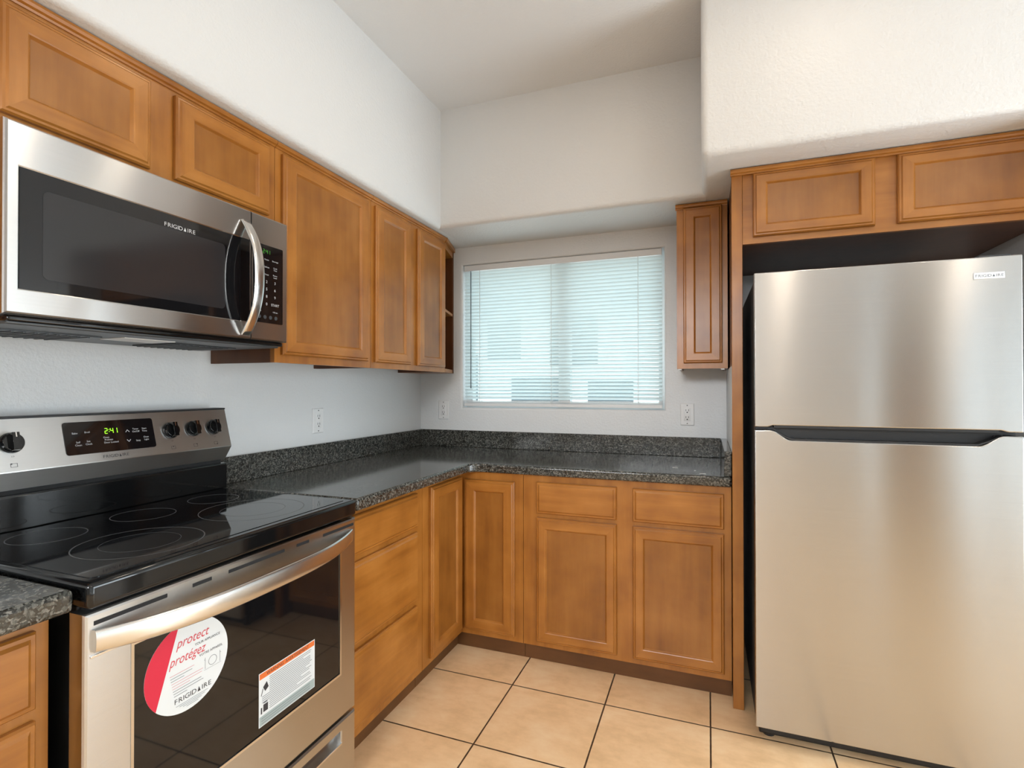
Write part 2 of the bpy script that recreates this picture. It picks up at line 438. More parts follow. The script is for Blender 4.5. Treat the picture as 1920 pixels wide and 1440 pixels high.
for i in range(ns):
    zc = z0+(z1-z0)*i/(ns-1); yc = .020
    secs = []
    pts = []
    for k in range(6):
        q = -0.0125+.025*k/5; camber = .0016*(1-(q/.0125)**2)
        # room edge (negative y) high, street edge low
        pts.append((yc+q*cos(tilt)+camber*sin(tilt), zc-q*sin(tilt)+camber*cos(tilt)))
    for x in (BX0, BX1):
        secs.append([Vector((x, y, z)) for y, z in pts])
    b = len(sl.v); sl.v += secs[0]+secs[1]
    for k in range(5): sl.f.append([b+k, b+k+1, b+6+k+1, b+6+k]); sl.m.append(0)
so = build('slats', sl, 'slat', bl)
br_ = MB().box(BX0, BX1, 1.166, 1.184, -.032, -.008, FY)
for i in range(4): br_.box(BX0, BX1, 1.1875+i*.0042, 1.1895+i*.0042, -.033, -.007, FY)
build('bottom_rail', br_, 'white_plastic', bl)
for x in (.412, .868, 1.366):
    build('ladder_cord', MB().box(x-.0012, x+.0012, 1.18, 2.003, -.0055, -.0043, FY).box(x-.0012, x+.0012, 1.18, 2.003, -.0352, -.034, FY), 'cord', bl)
build('tilt_wand', MB().lathe(Fr((.3556, -.004, 1.275), (1, 0, 0), (0, 1, 0)), [(.0022, 0), (.0036, .004), (.003, .02), (.003, .71), (.0018, .725)], 10), 'wand', bl)

# ------------------------------------------------------------------ what lies outside the window
struct('floor_outside', MB().box(-12, 12, -14, 16, -.12, -.051), 'pavement', smooth=False)
struct('wall_added_patio', MB().box(6.2, 6.4, -9, 2, -.05, 3.2), 'stucco', smooth=False)  # unseen wall added to dim the sky mirrored in the refrigerator
hb = thing('neighbouring_building', (-1.5, 8, -.05), 'pale building with dark windows across the yard, seen through the blind', 'building')
build('wall', MB().box(-7, 5, 7.5, 9, -.05, 5.2), 'stucco', hb, smooth=False)
for a, b, c, d in ((-2.75, -2.0, 1.9, 2.75), (-1.35, -.35, 1.75, 2.8), (-2.2, -1.0, -.05, 1.5), (-.55, .35, -.05, 1.45), (-4.2, -3.0, 1.0, 2.0)):
    build('window', MB().box(a, b, c, d, -7.52, -7.46, FY), 'dark_window', hb, smooth=False)
# ------------------------------------------------------------------ cabinet parts
def door(fr, r0, r1, u0, u1, n0, parent, stile=.055, rail=.045, t=.019, name='door'):
    i1, i2 = .013, .009
    lo = [(0, 0, 0), (0, 0, t-.009), (.004, .004, t-.0045), (i1-.004, i1-.004, t-.004), (i1, i1, t), (stile, rail, t), (stile+.003, rail+.003, t-.0015), (stile+i2-.002, rail+i2-.002, t-.0075), (stile+i2, rail+i2, t-.009), (stile+i2, rail+i2, .001)]
    loops = [(r0+a, r1-a, u0+b, u1-b, n0+n) for a, b, n in lo]
    loops.append(loops[0])
    mb = MB(); mb.rings(fr, loops, False, False, 0, 1)
    d = build(name, mb, ['wood', 'wood_h'], parent, angle=25)
    a, b = stile+i2-.003, rail+i2-.003
    build('panel', MB().box(r0+a, r1-a, u0+b, u1-b, n0+.002, n0+t-.0085, fr), 'wood_panel', d)
    return d
def slab(fr, r0, r1, u0, u1, n0, parent, t=.019, name='drawer'):
    lo = [(0, 0), (0, t-.010), (.0035, t-.0055), (.010, t-.005), (.016, t)]
    mb = MB().rings(fr, [(r0+a, r1-a, u0+a, u1-a, n0+n) for a, n in lo], True, True)
    return build(name, mb, 'wood_h', parent, angle=25)
def crown(fr, r0, r1, n0, parent, u1=2.147, ret0=0., ret1=0.):
    """small square-nosed moulding along the top of a cabinet front"""
    pr = [(n0-.004, u1-.024), (n0+.004, u1-.024), (n0+.006, u1-.019), (n0+.012, u1-.016), (n0+.015, u1-.010), (n0+.014, u1-.004), (n0+.010, u1), (n0-.004, u1)]
    mb = MB(); mb.sweep([[fr.p(r, u, n) for n, u in pr] for r in (r0, r1)])
    return build('crown_moulding', mb, 'wood_h', parent, angle=25)
def carcass_upper(fr, r0, r1, u0, u1, n1, parent, deep0=.022, dark=0):
    """open-bottomed wall cabinet: two sides, back rail, recessed bottom, top"""
    t = .016; mb = MB()
    mb.box(r0, r0+t, u0, u1, .001, n1, fr, 1).box(r1-t, r1, u0, u1, .001, n1, fr, 1)
    mb.box(r0+t, r1-t, u0+deep0, u0+deep0+t, .001, n1, fr, 1).box(r0+t, r1-t, u1-t, u1, .001, n1, fr, 1)
    mb.box(r0+t, r1-t, u0+deep0+t, u1-t, .001, .008, fr, 1)
    return build('carcass', mb, ['wood', 'wood_dark'], parent)
UZ0, UZ1 = 1.368, 2.147
NF = .305        # face-frame front of the wall cabinets on the left wall
def upper(name, y0, y1, z0, doors, label, cat='wall cabinet', frame_dark=False):
    c = thing(name, (0, (y0+y1)/2, z0), label, cat, 'maple wall cabinets over the left counter')
    carcass_upper(FX, y0, y1, z0, UZ1, NF-.019, c)
    build('face_frame', MB().box(y0, y1, z0, UZ1-.001, NF-.019, NF, FX), 'wood', c)
    for a, b, u0, u1, st in doors: door(FX, a, b, u0, u1, NF+.001, c, st)
    crown(FX, y0, y1, NF, c)
    return c
upper('wall_cabinet', -2.92, -2.297, UZ0, [(-2.895, -2.32, 1.396, 2.108, .058)], 'tall maple wall cabinet cut off by the left edge, left of the microwave')
upper('wall_cabinet', -2.295, -1.512, 1.832, [(-2.275, -1.953, 1.871, 2.109, .046), (-1.882, -1.545, 1.871, 2.109, .050)], 'low two-door maple wall cabinet directly above the microwave')
upper('wall_cabinet', -1.510, -.956, UZ0, [(-1.483, -.987, 1.396, 2.110, .055)], 'maple wall cabinet with one wide door, right of the microwave')
upper('wall_cabinet', -.954, -.250, UZ0, [(-.932, -.634, 1.395, 2.107, .053), (-.567, -.267, 1.394, 2.106, .053)], 'maple wall cabinet with two narrow doors, second from the microwave')
# end shelf unit with a slanted open front
es = thing('corner_shelf', (0, -.13, UZ0), 'open maple end shelf with slanted front beside the kitchen window', 'shelf')
poly = [(.001, -.247), (.305, -.247), (.236, -.017), (.001, -.017)]
def shp(z0, z1): return MB().prism(poly, W, z0, z1)
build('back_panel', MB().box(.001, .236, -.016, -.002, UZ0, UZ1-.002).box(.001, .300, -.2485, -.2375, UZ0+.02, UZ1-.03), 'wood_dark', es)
build('shelf_board', shp(UZ0, UZ0+.022), 'wood', es, bevel=.002)
build('shelf_board', shp(1.722, 1.738), 'wood', es, bevel=.002)
ct = MB().prism(poly, W, UZ1-.06, UZ1-.026)
build('top_rail', ct, 'wood', es)
pr2 = [(.001, -.247), (.316, -.247), (.319, -.243), (.250, -.010), (.248, -.002), (.001, -.002)]
build('crown_moulding', MB().prism(pr2, W, UZ1-.025, UZ1), 'wood_h', es, bevel=.004)

# small single-door wall cabinet left of the fridge panel
sc_ = thing('wall_cabinet', (1.70, 0, UZ0), 'narrow dark maple wall cabinet between the window and the refrigerator', 'wall cabinet')
carcass_upper(FY, 1.588, 1.812, UZ0, UZ1, .306, sc_)
build('face_frame', MB().box(1.588, 1.812, UZ0, UZ1-.001, .306, .325, FY), 'wood', sc_)
door(FY, 1.618, 1.789, 1.394, 2.125, .326, sc_, .046, .043)
crown(FY, 1.583, 1.812, .325, sc_)
for x in (1.601, 1.790):
    build('clip', MB().box(x-.008, x+.008, UZ0-.006, UZ0, .300, .318, FY), 'white_plastic', sc_, label='white plastic clip')

# tall end panel beside the refrigerator
ep = thing('refrigerator_end_panel', (1.834, -.33, 0), 'tall maple end panel standing from floor to soffit beside the refrigerator', 'panel')
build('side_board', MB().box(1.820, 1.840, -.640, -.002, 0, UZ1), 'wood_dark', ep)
build('face_stile', MB().box(1.816, 1.856, -.662, -.640, 0, UZ1), 'wood', ep, bevel=.0015)
struct('trim_1', MB().box(1.8155, 1.8195, -.6385, -.001, 1.0165, UZ0-.002), 'wall')

# cabinet over the refrigerator
oc = thing('over_refrigerator_cabinet', (2.34, -.33, 1.848), 'two-door maple cabinet bridging above the refrigerator', 'wall cabinet')
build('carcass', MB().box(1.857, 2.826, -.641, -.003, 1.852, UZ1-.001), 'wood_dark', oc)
build('face_frame', MB().box(1.857, 2.826, 1.848, UZ1-.001, .642, .661, FY), 'wood_h', oc)
door(FY, 1.894, 2.302, 1.873, 2.122, .662, oc, .044, .040)
door(FY, 2.371, 2.779, 1.873, 2.122, .662, oc, .044, .040)
crown(FY, 1.812, 2.828, .667, oc)

# ------------------------------------------------------------------ base cabinets
BN = .586; BZ0, BZ1 = .076, .871
b1 = thing('drawer_cabinet', (.29, -1.24, 0), 'maple base cabinet with three drawers, right of the range', 'base cabinet')
build('carcass', MB().box(.003, BN-.019, -1.505, -.981, BZ0, BZ1), 'wood_dark', b1)
build('face_frame', MB().box(-1.505, -.981, BZ0, BZ1, BN-.019, BN, FX), 'wood', b1)
for a, b in ((.703, .842), (.400, .681), (.110, .376)): slab(FX, -1.488, -1.036, a, b, BN+.001, b1)
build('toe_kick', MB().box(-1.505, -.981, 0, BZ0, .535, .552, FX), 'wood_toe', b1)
b2 = thing('corner_cabinet', (.40, -.45, 0), 'maple corner base cabinet with two doors folding into the corner', 'base cabinet')
build('carcass', MB().box(.003, BN-.019, -.979, -.003, BZ0, BZ1).box(BN-.019, .908, -.582, -.003, BZ0, BZ1), 'wood_dark', b2)
build('face_frame', MB().box(-.979, -.601, BZ0, BZ1, BN-.019, BN, FX).box(BN-.019, .908, BZ0, BZ1, .582, .601, FY), 'wood', b2)
door(FX, -.925, -.6215, .103, .845, BN+.001, b2, .055, .050)
door(FY, .6065, .868, .103, .832, .602, b2, .052, .050)
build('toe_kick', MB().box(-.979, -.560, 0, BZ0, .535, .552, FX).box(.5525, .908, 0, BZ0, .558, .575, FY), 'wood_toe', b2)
b3 = thing('sink_base_cabinet', (1.36, -.30, 0), 'maple base cabinet with two drawers over two doors, under the window', 'base cabinet')
build('carcass', MB().box(.910, 1.814, -.582, -.003, BZ0, BZ1), 'wood_dark', b3)
build('face_frame', MB().box(.910, 1.814, BZ0, BZ1, .582, .601, FY), 'wood', b3)
for a, b in ((.977, 1.347), (1.417, 1.786)):
    slab(FY, a, b, .695, .840, .602, b3)
    door(FY, a, b, .102, .675, .602, b3, .042, .046)
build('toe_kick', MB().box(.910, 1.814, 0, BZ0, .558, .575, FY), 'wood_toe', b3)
b4 = thing('drawer_cabinet', (.29, -2.6, 0), 'maple drawer cabinet at the lower left corner, left of the range', 'base cabinet')
build('carcass', MB().box(.003, BN-.019, -2.90, -2.322, BZ0, BZ1), 'wood_dark', b4)
build('face_frame', MB().box(-2.90, -2.322, BZ0, BZ1, BN-.019, BN, FX), 'wood', b4)
for a, b in ((.703, .842), (.400, .681), (.110, .376)): slab(FX, -2.87, -2.346, a, b, BN+.001, b4)
build('toe_kick', MB().box(-2.90, -2.322, 0, BZ0, .535, .552, FX), 'wood_toe', b4)

# ------------------------------------------------------------------ countertops
def counter_poly():
    X, Y, R = .650, -.630, .055
    pts = [(.002, -.002), (.002, -1.503), (X, -1.503), (X, Y-R)]
    for k in range(1, 7):
        a = pi-(pi/2)*k/6          # fillet centred at (X+R, Y-R)
        pts.append((X+R+R*cos(a), Y-R+R*sin(a)))
    pts += [(1.8148, Y), (1.8148, -.002)]
    return pts
ctop = thing('countertop', (.30, -.30, .872), 'dark speckled granite L-shaped countertop running from the range to the refrigerator', 'countertop')
def edge_slab(pts, z0, z1, r):
    mb = MB().prism(pts, W, z0, z1); return mb
build('worktop', edge_slab(counter_poly(), .872, .914, 0), 'granite', ctop, bevel=.009, seg=3)
build('backsplash', MB().box(.002, .021, -1.503, -.0215, .9145, 1.016).box(.002, 1.786, -.021, -.002, .9145, 1.016), 'granite', ctop, bevel=.002)
build('side_splash', MB().box(1.787, 1.8148, -.610, -.0215, .9145, 1.016), 'granite', ctop, bevel=.002)
ct2 = thing('countertop', (.32, -2.6, .872), 'short dark granite countertop at the left edge, left of the range', 'countertop')
build('worktop', MB().box(.002, .650, -2.92, -2.316, .872, .914), 'granite', ct2, bevel=.009, seg=3)
build('backsplash', MB().box(.002, .021, -2.92, -2.316, .9145, 1.016), 'granite', ct2, bevel=.002)
# scraps of paper on the counter
for i, (x, y, rz, w, h) in enumerate(((1.585, -.445, .1, .012, .005), (1.672, -.505, .6, .005, .004), (1.705, -.585, -.2, .013, .006))):
    f = Fr((x, y, .9145), (cos(rz), sin(rz), 0), (-sin(rz), cos(rz), 0))
    o = build('paper_scrap', MB().add([f.p(a*w, b*h, c) for a, b, c in ((-1, -.6, 0), (.2, -1, .001), (1, -.2, 0), (.7, .9, .0015), (-.4, 1, .0005), (-1, .3, .001))]
              + [f.p(a*w, b*h, c+.0008) for a, b, c in ((-1, -.6, 0), (.2, -1, .001), (1, -.2, 0), (.7, .9, .0015), (-.4, 1, .0005), (-1, .3, .001))],
              [(5, 4, 3, 2, 1, 0), (6, 7, 8, 9, 10, 11)]+[(k, (k+1) % 6, 6+(k+1) % 6, 6+k) for k in range(6)]), 'paper_bit', None, (x, y, .9145))
    tag(o, ('white paper scrap on the granite, farthest from the counter front', 'tiny white crumb of paper on the granite, middle of the three scraps', 'white paper scrap on the granite, nearest the counter front edge')[i], 'scrap', 'paper scraps on the counter')

# ------------------------------------------------------------------ wall outlets
def outlet(fr, r, u, label):
    base = fr.p(r, u, 0)
    o = thing('wall_outlet', base, label, 'outlet', 'white wall outlets above the backsplash')
    build('cover_plate', MB().rings(fr, [(r-.0355, r+.0355, u-.0585, u+.0585, .0005), (r-.0355, r+.0355, u-.0585, u+.0585, .003), (r-.032, r+.032, u-.055, u+.055, .0065)]), 'white_plastic', o)
    ins = build('receptacle', MB().rings(fr, [(r-.0178, r+.0178, u-.035, u+.035, .006), (r-.0178, r+.0178, u-.035, u+.035, .0074), (r-.0165, r+.0165, u-.0337, u+.0337, .0082)]), 'white_plastic', o, label='raised rectangular receptacle')
    mb = MB()
    for s in (-1, 1):
        c = u+s*.0185
        mb.box(r-.0078, r-.0052, c-.001, c+.009, .008, .0085, fr).box(r+.0052, r+.0078, c-.001, c+.009, .008, .0085, fr)
        mb.lathe(Fr(fr.p(r, c-.0075, .008), fr.r, fr.u), [(.0034, 0), (.0034, .0005)], 12)
    build('socket_slots', mb, 'ink', ins)
    for s in (-1, 1): build('screw', MB().lathe(Fr(fr.p(r, u+s*.048, .006), fr.r, fr.u), [(.003, 0), (.003, .0012), (.0022, .0016)], 12), 'vent_grey', o)
outlet(FX, -.945, 1.124, 'white outlet on the left wall, between the range and the corner')
outlet(FY, .167, 1.140, 'white outlet on the back wall, left of the window')
outlet(FY, 1.622, 1.136, 'white outlet on the back wall, under the narrow cabinet right of the window')

# ------------------------------------------------------------------ range
RY0, RY1 = -2.302, -1.524
rg = thing('range', (.34, -1.913, 0), 'stainless steel electric range with black glass cooktop and stickers on its oven door', 'range')
build('body', MB().box(.03, .612, RY0+.012, RY1-.012, .05, .868), 'black', rg, bevel=.003)
build('base', MB().box(.05, .58, RY0+.02, RY1-.02, 0, .05), 'black_matte', rg)
ck = build('cooktop', MB().box(.025, .664, RY0, RY1, .868, .918), 'black_gloss', rg, bevel=.010, seg=3)
def rrect(x0, x1, y0, y1, r, n=5):
    pts = []
    for cx, cy, a0 in ((x1-r, y0+r, -pi/2), (x1-r, y1-r, 0), (x0+r, y1-r, pi/2), (x0+r, y0+r, pi)):
        for k in range(n+1): a = a0+pi/2*k/n; pts.append((cx+r*cos(a), cy+r*sin(a)))
    return pts
build('glass_top', MB().prism(rrect(.10, .636, RY0+.022, RY1-.022, .014), W, .9175, .9192), 'black_glass', ck)
for x, y, r, w in ((.485, -2.087, .128, .0013), (.222, -2.133, .076, .0010), (.226, -1.905, .077, .0010), (.226, -1.682, .072, .0010), (.462, -1.745, .140, .0011)):
    b = MB().annulus(Fr((x, y, .9192), (1, 0, 0), (0, 1, 0)), r-w, r+w, 0, .0002)
    if r > .12: b.annulus(Fr((x, y, .9192), (1, 0, 0), (0, 1, 0)), r*.62-.0005, r*.62+.0005, 0, .0002)
    build('burner_ring', b, 'ring', ck)
build('rear_riser', MB().box(.02, .094, RY0+.004, RY1+.006, .918, 1.008), 'black_gloss', rg, bevel=.004)
FZY = Fr((0, 0, 0), (1, 0, 0), (0, 0, 1))
bgp = MB().sweep([[Vector((x, y, z)) for x, z in ((.024, 1.020), (.079, 1.020), (.111, 1.069), (.0755, 1.201), (.024, 1.201))] for y in (RY0+.002, RY1+.010)])
bgd = build('backguard', bgp, 'steel_panel', rg, bevel=.0015)
build('backguard_neck', MB().box(.022, .07, RY0+.01, RY1, 1.006, 1.022), 'black_matte', rg)
build('top_cap', MB().box(.022, .0775, RY0, RY1+.011, 1.2005, 1.206), 'black', rg, bevel=.002)
FB = Fr((.111, 0, 1.069), (0, 1, 0), (-.0355, 0, .132))
dp = build('control_display', MB().prism(rrect(-2.029, -1.785, .026, .118, .007), FB, .0002, .0020), 'black_glass', bgd)
build('clock_digits', seven(FB, '2:41', -1.927, .079, .0165, .0022), 'green_led', dp, label='green clock digits')
lab = []
for tx, r, u in (('Bake', -2.003, .084), ('Broil', -1.972, .085), ('Self', -1.998, .058), ('Clean', -1.998, .050), ('Set', -1.972, .059), ('Clock', -1.972, .051), ('Timer', -1.840, .085), ('On/Off', -1.840, .077), ('Start', -1.814, .085), ('Time', -1.814, .077), ('Stop', -1.837, .049), ('Oven', -1.812, .058), ('Light', -1.812, .050), ('Oven', -1.925, .066), ('Preheat', -1.919, .059), ('Door Locked', -1.913, .051)):
    lab.append(text_mb(tx, .0072, FB, r, u, .0023))
for u, s in ((.083, 1), (.053, -1)):
    q = MB(); f = Fr(FB.p(-1.864, u, .0023), FB.r, FB.u)
    q.add([f.p(-.006, -.003*s, 0), f.p(0, .004*s, 0), f.p(.006, -.003*s, 0), f.p(.0048, -.0042*s, 0), f.p(0, .0018*s, 0), f.p(-.0048, -.0042*s, 0)], [(0, 1, 4, 5), (1, 2, 3, 4)]); lab.append(q)
for q in lab: build('key_label', q, 'print_white', dp)
build('word_mark', logo(FB, -1.905, .0135, .0085, .0006), 'print_grey', bgd)
def knob(r, u, kind):
    f = Fr(FB.p(r, u, 0), FB.r, FB.u)
    k = build('knob', MB().lathe(f, [(.026, .0003), (.0265, .004), (.0245, .010), (.0225, .013), (.0215, .0150)], 36).box(-.0075, .0075, -.0225, .0225, .010, .028, f), 'black_gloss', bgd, bevel=.0006, seg=1)
    build('pointer', MB().box(-.0012, .0012, .010, .0226, .0280, .0285, f), 'steel_edge', k, label='bright pointer line')
    pr = MB().box(-.007, .007, -.0615, -.0608, .0003, .0006, f).box(-.007, .007, -.0525, -.0518, .0003, .0006, f).box(-.007, -.0063, -.0615, -.0518, .0003, .0006, f).box(.0063, .007, -.0615, -.0518, .0003, .0006, f)
    dx, du = kind
    pr.lathe(Fr(f.p(dx*.0048, -.0567+du*.0036, .0003), f.r, f.u), [(.0016, 0), (.0016, .0004)], 10)
    build('burner_mark', merge(pr, text_mb('LO', .005, f, 0, -.036, .0005)), 'print_grey', bgd)
for r, kind in ((-2.224, (-1, -1)), (-2.144, (-1, 1)), (-1.730, (0, 1)), (-1.652, (1, 1)), (-1.575, (1, -1))): knob(r, .074, kind)
# oven door
DX = .618; DF = .042
dl = [(RY0-.004, RY1, .256, .862)]
a, b, c, d = RY0-.004, RY1, .256, .862
wy0, wy1, wz0, wz1 = -2.220, -1.597, .392, .772
dm = MB().rings(FX, [(a, b, c, d, DX), (a, b, c, d, DX+DF-.006), (a+.002, b-.002, c+.002, d-.002, DX+DF-.002), (a+.006, b-.006, c+.006, d-.006, DX+DF), (wy0-.004, wy1+.004, wz0-.004, wz1+.004, DX+DF), (wy0, wy1, wz0, wz1, DX+DF-.003), (wy0, wy1, wz0, wz1, DX+.006), ], True, True)
od = build('oven_door', dm, 'steel', rg, angle=12)
wg = build('oven_window', MB().box(wy0, wy1, wz0, wz1, DX+DF-.012, DX+DF-.0025, FX), 'black_glass', od)
iw = MB().prism(rrect(wy0+.075, wy1-.05, wz0+.045, wz1-.03, .012), FX, DX+DF-.0028, DX+DF-.0024)
build('window_trim', MB().rings(FX, [(wy0-.003, wy1+.003, wz0-.003, wz1+.003, DX+DF-.002), (wy0-.003, wy1+.003, wz0-.003, wz1+.003, DX+DF+.001), (wy0+.003, wy1-.003, wz0+.003, wz1-.003, DX+DF+.0005), (wy0+.003, wy1-.003, wz0+.003, wz1-.003, DX+DF-.002)], False, False), 'steel_edge', od)
vm = MB()
for y0, y1 in ((-2.290, -2.150), (-2.092, -2.045), (-2.000, -1.826), (-1.781, -1.734), (-1.676, -1.536)):
    vm.box(y0, y1, .838, .846, DX+DF-.002, DX+DF+.0006, FX)
build('vent_slots', vm, 'black_matte', od)
# bowed band handle
secs = []
for k in range(25):
    s = k/24; y = -2.292+(.742)*s
    bow = .004+.050*(1-abs(2*s-1)**3.2); zc = .810-.010*(1-abs(2*s-1)**2.5); hh = .021+.003*(1-abs(2*s-1)**2)
    x0 = DX+DF; tk = .014
    sec = []
    for q in range(16):
        an = 2*pi*q/16; cx, cz = cos(an), sin(an)
        ex = math.copysign(abs(cx)**.7, cx); ez = math.copysign(abs(cz)**.8, cz)
        sec.append(Vector((x0+bow+tk*.5*ex, y, zc+hh*ez)))
    secs.append(sec)
build('oven_handle', MB().sweep(secs), 'handle_steel', od, angle=60)
lip = MB()
lip.box(-2.296, -1.545, .779, .784, DX+DF-.001, DX+DF+.003, FX)
build('handle_ledge', lip, 'steel_edge', od, bevel=.001, seg=1)
# stickers on the window
GN = DX+DF-.0024
sy, sz_, R_ = -2.0985, .672, .098
fs = Fr((GN, sy, sz_), (0, 1, 0), (0, 0, 1))
st = build('round_sticker', MB().lathe(fs, [(R_, 0), (R_, .0004)], 72), 'white_paper', wg, label='round white and red sticker')
# red segment on the left
a0 = radians(104); a1 = radians(221)
pts = [(R_*cos(a0+(a1-a0)*k/40), R_*sin(a0+(a1-a0)*k/40)) for k in range(41)]
build('red_segment', MB().prism(pts, fs, .0005, .0007), 'red_paper', st, label='red segment of the round sticker')
build('script_lettering', merge(text_mb('protect', .0290, fs, .008, .046, .0008, .35, wx=.86), text_mb('protégez', .0290, fs, -.004, .012, .0008, .35, wx=.80)), 'ink_red', st, label='red script lettering')
build('small_lettering', text_mb('YOUR APPLIANCE', .0078, fs, .045, .033, .0008), 'ink', st)
build('small_lettering', text_mb('VOTRE APPAREIL', .0078, fs, .054, .004, .0008), 'ink', st)
build('plate_drawing', MB().annulus(Fr(fs.p(.058, -.018, .0006), fs.r, fs.u), .0098, .0108, 0, .0003, 32).box(.0385, .0393, -.030, -.005, .0006, .0009, fs).box(.0765, .0773, -.030, -.005, .0006, .0009, fs).box(.0365, .0385, -.010, -.0092, .0006, .0009, fs).box(.0773, .0795, -.010, -.0092, .0006, .0009, fs).box(.036, .080, -.0325, -.0321, .0006, .0009, fs), 'ink_grey', st)
ln = MB(); lr = MB(); rr_ = random.Random(3)
for i in range(9):
    u = -.008-.0058*i; w = (.056, .050, .030, .074, .070, .040, .066, .070, .030)[i]; x0 = -.044+.002*i*.6
    (lr if i in (0, 3, 4, 5) else ln).box(x0, x0+w, u, u+.0011, .0006, .0009, fs)
for i in range(4):
    u = -.078-.0036*i; w = .076-.016*i; ln.box(.012-w/2-.004, .012+w/2-.004, u, u+.0008, .0006, .0009, fs)
build('fine_print', ln, 'ink_grey', st); build('red_fine_print', lr, 'ink_pale', st)
build('word_mark', logo(fs, .010, -.066, .0105, .0008), 'ink', st)
# warning label
f2 = Fr((GN, -1.908, .414), (0, 1, 0), (0, 0, 1)); LW, LH = .200, .137
wl = build('warning_label', MB().box(0, LW, .0, LH, 0, .0004, f2), 'white_paper', wg, label='rectangular white warning label with orange band')
build('orange_band', MB().box(.002, LW-.002, LH-.0165, LH-.002, .0005, .0007, f2), 'orange_paper', wl, label='orange heading band')
build('grey_band', MB().box(.002, LW-.002, .002, .026, .0005, .0007, f2), 'grey_paper', wl, label='grey bottom band')
build('heading', text_mb('WARNING  AVERTISSEMENT', .0125, f2, LW/2, LH-.0135, .0009, wx=.95), 'ink', wl)
lm = MB()
for i in range(17):
    u = .1135-.0050*i
    x0 = .034 if (i < 8 or i > 11) else .010
    w = LW-.012-x0-(rr_.random()*.09 if i % 3 == 2 else rr_.random()*.01)
    lm.box(x0, x0+w, u, u+.0016, .0006, .0008, f2)
for i in range(3): lm.box(.008, LW-.02, .006+.0065*i, .0078+.0065*i, .0008, .001, f2)
build('fine_print', lm, 'ink_grey', wl)
ic = MB()
ic.add([f2.p(r, u, .0007) for r, u in ((.013, .098), (.020, .085), (.031, .092), (.025, .108))], [(0, 1, 2, 3)])
ic.add([f2.p(r, u, .0007) for r, u in ((.006, .078), (.008, .0775), (.014, .094), (.012, .095))], [(0, 1, 2, 3)])
ic.box(.014, .029, .034, .053, .0006, .0008, f2).box(.006, .010, .032, .048, .0006, .0008, f2).box(.014, .027, .056, .058, .0006, .0008, f2)
build('pictogram', ic, 'ink', wl)
# storage drawer
hy0, hy1, hz0, hz1 = -2.233, -1.593, .176, .214
dw = MB().rings(FX, [(a, b, .046, .246, DX), (a, b, .046, .246, DX+DF-.005), (a+.005, b-.005, .051, .241, DX+DF), (hy0-.003, hy1+.003, hz0-.003, hz1+.003, DX+DF), (hy0, hy1, hz0, hz1, DX+DF-.003), (hy0+.004, hy1-.004, hz0+.004, hz1-.002, DX+DF-.026)], True, True)
dr = build('storage_drawer', dw, 'steel', rg, angle=12)
build('pull_rim', MB().rings(FX, [(hy0-.003, hy1+.003, hz0-.003, hz0+.002, DX+DF-.001), (hy0-.003, hy1+.003, hz0-.003, hz0+.002, DX+DF+.001)], True, True), 'steel_edge', dr, bevel=.0006, seg=1)

# ------------------------------------------------------------------ over-the-range microwave
MY0, MY1, MZ0, MZ1 = -2.294, -1.5505, 1.430, 1.8285
mw = thing('microwave', (.18, -1.92, 1.41), 'stainless steel over-the-range microwave with black window and curved handle', 'microwave')
build('body', MB().box(.006, .362, MY0+.006, MY1-.003, 1.437, MZ1), 'black', mw, bevel=.003)
ub = build('underside', MB().box(.010, .368, MY0+.008, MY1-.004, 1.412, 1.438), 'vent_grey', mw, bevel=.003)
build('front_lip', MB().box(.340, .386, MY0+.003, MY1-.003, 1.416, 1.4295), 'black_gloss', mw, bevel=.005)
for y0, y1 in ((-2.25, -2.03), (-1.83, -1.62)):
    vg = MB().box(.06, .25, y0, y1, 1.4085, 1.4125)
    for k in range(9): vg.box(.065, .245, y0+.01+k*(y1-y0-.02)/9, y0+.016+k*(y1-y0-.02)/9, 1.4065, 1.409)
    build('filter', vg, 'grey_plastic', ub)
build('lamp_cover', MB().box(.19, .29, -2.0, -1.86, 1.4095, 1.4125), 'white_plastic', ub, bevel=.001, seg=1)
MF = .400
gy0, gy1, gz0, gz1 = -2.2785, -1.738, 1.484, 1.7355
md = MB().rings(FX, [(MY0-.010, -1.699, MZ0, MZ1, .364), (MY0-.010, -1.699, MZ0, MZ1, MF-.006), (MY0-.008, -1.6992, MZ0+.002, MZ1-.002, MF-.0025), (MY0-.0045, -1.6996, MZ0+.005, MZ1-.005, MF), (gy0-.003, gy1+.003, gz0-.003, gz1+.003, MF), (gy0, gy1, gz0, gz1, MF-.002), (gy0, gy1, gz0, gz1, MF-.02)], True, True)
mdo = build('door', md, 'steel', mw, angle=12)
mg = build('window', MB().box(gy0, gy1, gz0, gz1, MF-.015, MF-.001, FX), 'black_glass', mdo)
build('viewing_screen', MB().prism(rrect(-2.238, -1.790, 1.510, 1.700, .012), FX, MF-.0009, MF-.0005), 'screen', mg)
build('word_mark', logo(FX, -1.930, 1.708, .0105, MF-.0002), 'print_white', mg)
hc = MB()
cp = [(-1.742, gz0), (-1.702, gz0)]
build('handle_pocket', MB().prism([(-1.7385, 1.4835), (-1.7035, 1.4835), (-1.7035, 1.7365), (-1.7385, 1.7365)], FX, MF-.0005, MF+.0008), 'black_glass', mdo)
build('door_seam', MB().box(-1.6995, -1.6955, MZ0+.001, MZ1-.001, .365, MF-.004, FX), 'black_matte', mw)
pc = MB().rings(FX, [(-1.696, MY1+.002, MZ0, MZ1, .364), (-1.696, MY1+.002, MZ0, MZ1, MF-.006), (-1.6958, MY1+.001, MZ0+.002, MZ1-.002, MF-.0025), (-1.6954, MY1-.002, MZ0+.005, MZ1-.005, MF)], True, True)
pco = build('control_column', pc, 'steel', mw, angle=12)
